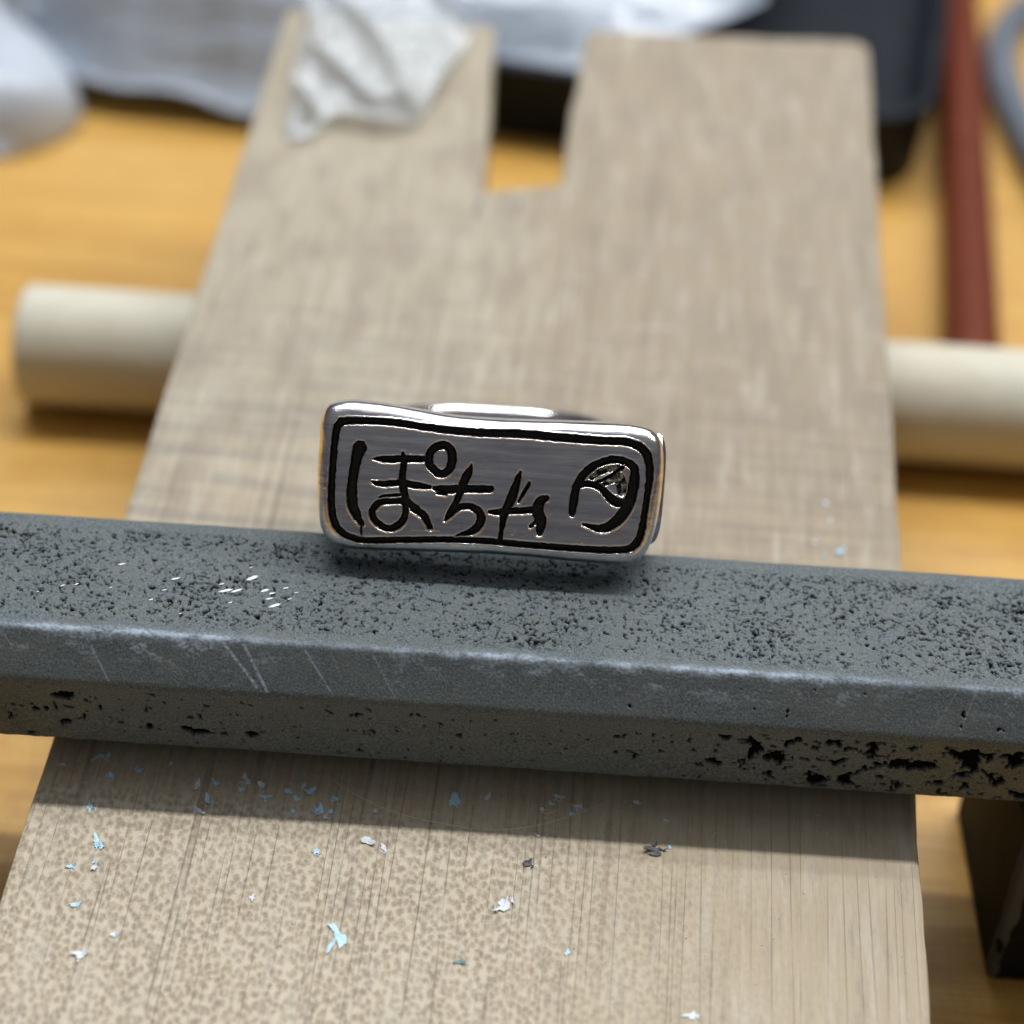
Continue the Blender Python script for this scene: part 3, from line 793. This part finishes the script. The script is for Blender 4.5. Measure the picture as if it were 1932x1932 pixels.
def smallbag():
    # P-frame outline of a little bag lying on the far left of the board
    nu, nv = 90, 90
    fr = spline([(-19.3, 53.0, .05), (-17.2, 53.2, .5), (-15.2, 55.6, 1.3), (-11.8, 54.9, 1.5), (-9.0, 55.6, .9), (-8.2, 57.2, .5)], nu)
    bk = spline([(-19.6, 75.5, 1.2), (-15, 75.5, 1.8), (-9, 74.5, 1.6), (-4.9, 69.6, .6)], nu)
    v = np.linspace(0, 1, nv)[None]
    P = fr[:, None] * (1 - v[..., None]) + bk[:, None] * v[..., None]
    X, Y = P[..., 0], P[..., 1]
    fold = np.abs(fbm(X * .10 + .05 * Y, Y * .04 + 3.4, 2))
    z = P[..., 2] + 1.0 * np.sin(np.pi * np.clip(v * 1.1, 0, 1)) + 2.0 * np.exp(-fold * 14) * sstep(.0, .12, v) + .7 * fbm(X * .4, Y * .3, 3) * sstep(0, .06, v)
    z = np.maximum(z, .03 + .02 * v)
    V = np.stack([X, Y, z], -1)
    o = link('small_plastic_bag', mesh_np('small_plastic_bag', V.reshape(-1, 3), grid_faces(nu, nv)), FS)
    o.matrix_world = MP
    md = o.modifiers.new('thickness', 'SOLIDIFY'); md.thickness = .06 * MM
    tag(o, 'small creased clear plastic piece lying on the board beside the slot', 'plastic piece')


smallbag()

# ================================================================== milky sleeve
def sleeve():
    # flat translucent-white sleeve: half-elliptic cross-section, rounded end
    V = []; k = 56; ls = np.r_[np.linspace(0.02, 8, 28) ** 1.0, np.linspace(8.5, 90, 40)]
    for l in ls:
        hw = 10.5 * math.sqrt(max(1 - (1 - min(l / 8, 1)) ** 2, 1e-4)); h = 7.0 * math.sqrt(max(1 - (1 - min(l / 4.2, 1)) ** 2, 1e-4)) * (1 + .010 * l)
        for j in range(k):
            a = 2 * math.pi * j / k; cz, cy = math.sin(a), math.cos(a)
            zz = h * (abs(cz) ** .9 if cz > 0 else 0)
            V.append((l, hw * math.copysign(abs(cy) ** .8, cy), zz if cz > 0 else -.0 ))
    n = len(ls)
    F = [tuple(reversed(q)) for q in grid_faces(n, k, False, True)] + [tuple(range(k)), tuple((n - 1) * k + j for j in range(k))[::-1]]
    o = link('plastic_sleeve', mesh_py('plastic_sleeve', V, F, True), WT)
    o.rotation_euler = (0, 0, math.atan2(.90, -.40))
    o.location = (-52.6 * MM, 82.4 * MM, .05 * MM)
    tag(o, 'milky white plastic sleeve with a rounded end lying on the table', 'plastic sleeve')


sleeve()

# ================================================================== grey cable
pts = spline([(66, 60, 1.9), (59.0, 73, 1.9), (54.8, 86, 1.9), (52.9, 98, 1.9), (52.4, 110, 1.9), (53.6, 121, 1.9), (57.0, 130, 1.9), (63, 136, 1.9), (75, 141, 1.9)], 110)
o = link('grey_cable', sweep('grey_cable', pts, lambda i, t: circ(1.9) * np.array([[1.0, 1.0]])), CB)
tag(o, 'grey rubbery cable curving over the table right of the red-brown rod', 'cable')

# ================================================================== black block under the bar's end
def block():
    import bmesh
    x0, x1, y0, y1, h = 33.2, 52, -13.8, 1.0, 13.4
    rt = link('black_block', bpy.data.meshes.new('black_block'), BK)
    bm = bmesh.new(); bmesh.ops.create_cube(bm, size=1)
    for v in bm.verts: v.co = Vector(((x0 + x1) / 2 + v.co.x * (x1 - x0), (y0 + y1) / 2 + v.co.y * (y1 - y0), h / 2 + v.co.z * h)) * MM
    bmesh.ops.bevel(bm, geom=bm.edges[:], offset=.55 * MM, segments=3, affect='EDGES', profile=.6)
    bmesh.ops.subdivide_edges(bm, edges=[e for e in bm.edges if e.calc_length() > 4 * MM], cuts=24, use_grid_fill=True)
    bm.to_mesh(rt.data); bm.free()
    me = rt.data; n = len(me.vertices); c = np.zeros(n * 3, np.float32); me.vertices.foreach_get('co', c); c = c.reshape(-1, 3) / MM
    near = ((np.minimum(abs(c[:, 0] - x0), abs(c[:, 0] - x1)) < .75).astype(int) + (np.minimum(abs(c[:, 1] - y0), abs(c[:, 1] - y1)) < .75) + (np.minimum(abs(c[:, 2]), abs(c[:, 2] - h)) < .5))
    ch = np.where(near >= 2, .30, .0).astype(np.float32)
    a = me.attributes.new('chip', 'FLOAT', 'POINT'); a.data.foreach_set('value', ch)
    me.polygons.foreach_set('use_smooth', [False] * len(me.polygons))
    tag(rt, 'black painted metal block with chipped grey edges standing on the table', 'block')


block()

# ================================================================== shavings
FL = [(-22.1, -11.79), (-21.18, -13.25), (-19.64, -12.66), (-16.06, -13.42), (-14.98, -13.28), (-15.32, -14.49), (-13.31, -12.78), (-13.43, -13.64), (-12.29, -13.15), (-11.96, -13.97), (-10.67, -13.54), (-10.15, -14.01), (-9.86, -13.06), (-9.37, -13.38),
      (-10.24, -14.91), (-8.69, -14.82), (-8.06, -14.73), (-8.33, -15.19), (-7.9, -13.82), (-5.46, -14.52), (-22.01, -15.6), (-15.62, -15.39), (-21.18, -17.96), (-20.81, -18.24), (-22.25, -19.81), (-21.5, -22.35), (-18.97, -24.17), (-20.56, -25.57), (-8.59, -17.71),
      (-6.63, -23.35), (-5.7, -16.7), (-11.79, -21.13), (-20.91, -19.7), (-24.2, -12.62), (-17.91, -12.0), (-.98, -13.34), (.94, -12.96), (5.22, -12.6), (6.28, -13.17), (5.95, -13.76), (4.24, -13.62), (4.79, -13.15), (4.59, -13.88), (9.83, -12.6), (11.55, -13.8),
      (4.02, -15.48), (11.76, -15.75), (10.91, -16.09), (3.6, -17.58), (5.99, -23.37), (.02, -24.4), (-4.77, -17.09), (12.83, -26.86), (2.34, -20.49), (22.74, 14.1), (22.92, 12.53), (21.78, 10.23), (22.28, 9.15), (23.33, 9.57)]
# kind, size (mm), aspect
spec = {0: ('b', 1.3, .22), 1: ('b', .7, .6), 2: ('b', .75, .5), 3: ('w', .9, .45), 4: ('b', .8, .6), 5: ('b', .75, .45), 6: ('w', .95, .45), 7: ('b', .5, .7), 8: ('w', .6, .6), 9: ('b', .95, .28), 12: ('b', .8, .3), 13: ('b', .75, .6), 15: ('b', .95, .7), 20: ('b', .95, .4),
        21: ('w', .8, .4), 22: ('b', 1.0, .35), 25: ('b', .8, .5), 27: ('w', 1.0, .5), 29: ('b', 1.95, .5), 30: ('w', .9, .6), 32: ('w', .8, .5), 33: ('w', .6, .4), 35: ('b', 1.35, .55), 36: ('w', .9, .35), 37: ('w', .8, .4), 38: ('w', .8, .3), 42: ('s', 1.1, .15), 40: ('w', .5, .6),
        41: ('w', .5, .5), 43: ('w', .6, .5), 44: ('w', .45, .5), 45: ('w', .5, .4), 47: ('g', 1.2, .55), 48: ('g', .75, .6), 50: ('t', .7, .7), 51: ('w', .9, .35), 52: ('w', 1.0, .6), 53: ('w', 1.6, .45), 58: ('b', .9, .5)}


def flake(size, asp, curl, seed):
    """thin torn flake: ragged outline, curled along its length, with a stray sliver or two"""
    r_ = random.Random(seed); V, F = [], []

    def patch(cx, cy, L, A, rot, bend):
        n = 13; base = len(V); rad = []
        for i in range(n): rad.append(L / 2 * (r_.uniform(.35, .75) if r_.random() < .5 else r_.uniform(.8, 1.2)))
        P = []
        for i in range(n):
            a = 2 * math.pi * i / n + r_.uniform(-.15, .15)
            x, y = rad[i] * math.cos(a), rad[i] * math.sin(a) * A
            y += bend * x * x / L * 2
            P.append((x, y))
        P.append((0, 0))
        for k in (0, 1):
            for x, y in P:
                z = curl * (x / L) ** 2 * 4 + .5 * curl * (y / L) + k * .03
                V.append((cx + x * math.cos(rot) - y * math.sin(rot), cy + x * math.sin(rot) + y * math.cos(rot), max(z, 0) + k * .012))
        m = n + 1
        for i in range(n):
            j = (i + 1) % n
            F.extend([(base + j, base + i, base + n), (base + m + i, base + m + j, base + m + n), (base + i, base + j, base + m + j, base + m + i)])
    patch(0, 0, size, asp, 0, r_.uniform(-.3, .3))
    for q in range(r_.choice((0, 1, 2))):
        a = r_.uniform(0, 6.28); patch(size * .36 * math.cos(a), size * .36 * math.sin(a), size * r_.uniform(.4, .6), r_.uniform(.18, .4), r_.uniform(0, 3), r_.uniform(-.8, .8))
    return mesh_py('shaving', V, F)


CN = {'b': 'pale blue', 'w': 'whitish', 'g': 'dark grey', 't': 'teal', 's': 'straw-coloured'}
for i, (x, y) in enumerate(FL):
    kd, sz, asp = spec.get(i, (random.choice('bbw'), random.uniform(.38, .62), random.uniform(.45, .8)))
    o = link('shaving', flake(sz, asp, random.uniform(.02, .22) * sz, i * 7 + 1), SH[kd])
    o.matrix_world = MP @ Matrix.Translation((x * MM, y * MM, .004 * MM)) @ Matrix.Rotation(random.uniform(0, 6.28), 4, 'Z')
    if i == 29: o.matrix_world = MP @ Matrix.Translation((x * MM, y * MM, .004 * MM)) @ Matrix.Rotation(-.8, 4, 'Z')
    if i == 0: o.matrix_world = MP @ Matrix.Translation((x * MM, y * MM, .004 * MM)) @ Matrix.Rotation(.45, 4, 'Z')
    if y > 5: lb, gp = 'small %s shaving on the board behind the bar' % CN[kd], 'shavings behind the bar'
    elif i == 29: lb, gp = 'largest bright blue shaving on the lit front of the board', 'shavings on the board front'
    elif i == 47: lb, gp = 'dark grey flake on the board at the edge of the bar shadow', 'dark flakes on the board'
    elif i == 48: lb, gp = 'small dark flake on the lit part of the board', 'dark flakes on the board'
    elif i == 50: lb, gp = 'small teal shaving on the lit front of the board', 'shavings on the board front'
    elif i == 42: lb, gp = 'thin straw-coloured splinter in the shadow of the bar', 'splinters in the bar shadow'
    elif i == 35: lb, gp = 'largest blue shaving lying in the shadow of the bar', 'shavings in the bar shadow'
    elif i == 9 or i == 0: lb, gp = 'long narrow pale blue shaving in the shadow of the bar', 'long shavings in the bar shadow'
    else:
        zone = 'beside the long curved scratch' if np.min(np.hypot(arc[:, 0] - x, arc[:, 1] - y)) < .9 else ('near the edge far from the block' if x < -16.5 else ('on the half towards the block' if x > 3 else 'near the middle'))
        lit = 'in the bar shadow' if y > -15.3 else 'on the lit board front'
        lb, gp = 'small %s shaving %s %s' % (CN[kd], lit, zone), 'shavings %s %s' % (lit, zone)
    tag(o, lb, 'shaving', gp + (' ' + CN[kd] if 'small' in lb else ''))

# fine dust specks on board and bar
V, F = [], []
def speck(x, y, z, s):
    b0 = len(V); a = random.uniform(0, 6.28)
    for k in range(3): V.append((x + s * math.cos(a + k * 2.1), y + s * math.sin(a + k * 2.1) * .7, z))
    V.append((x, y, z + s * .8)); F.extend([(b0, b0 + 1, b0 + 3), (b0 + 1, b0 + 2, b0 + 3), (b0 + 2, b0, b0 + 3)])
for k in range(420):
    y = random.choice((random.gauss(-14, 1.6), random.uniform(-32, -12.6)))
    if y > -12.6: continue
    speck(random.uniform(-23, 25), y, .0, random.choice((.03, .04, .05, .08)))
for k in range(130): speck(random.uniform(-29, 32), random.uniform(-9.8, -2.2), 9.29, random.choice((.03, .04, .05)))
for k in range(60): speck(random.uniform(-20, 24), random.uniform(4, 25), 0, random.choice((.04, .05, .08)))
o = link('dust', mesh_py('dust', V, F), SH['w']); o.matrix_world = MP
o['kind'] = 'stuff'; tag(o, 'fine pale dust specks scattered on the board and bar', 'dust')
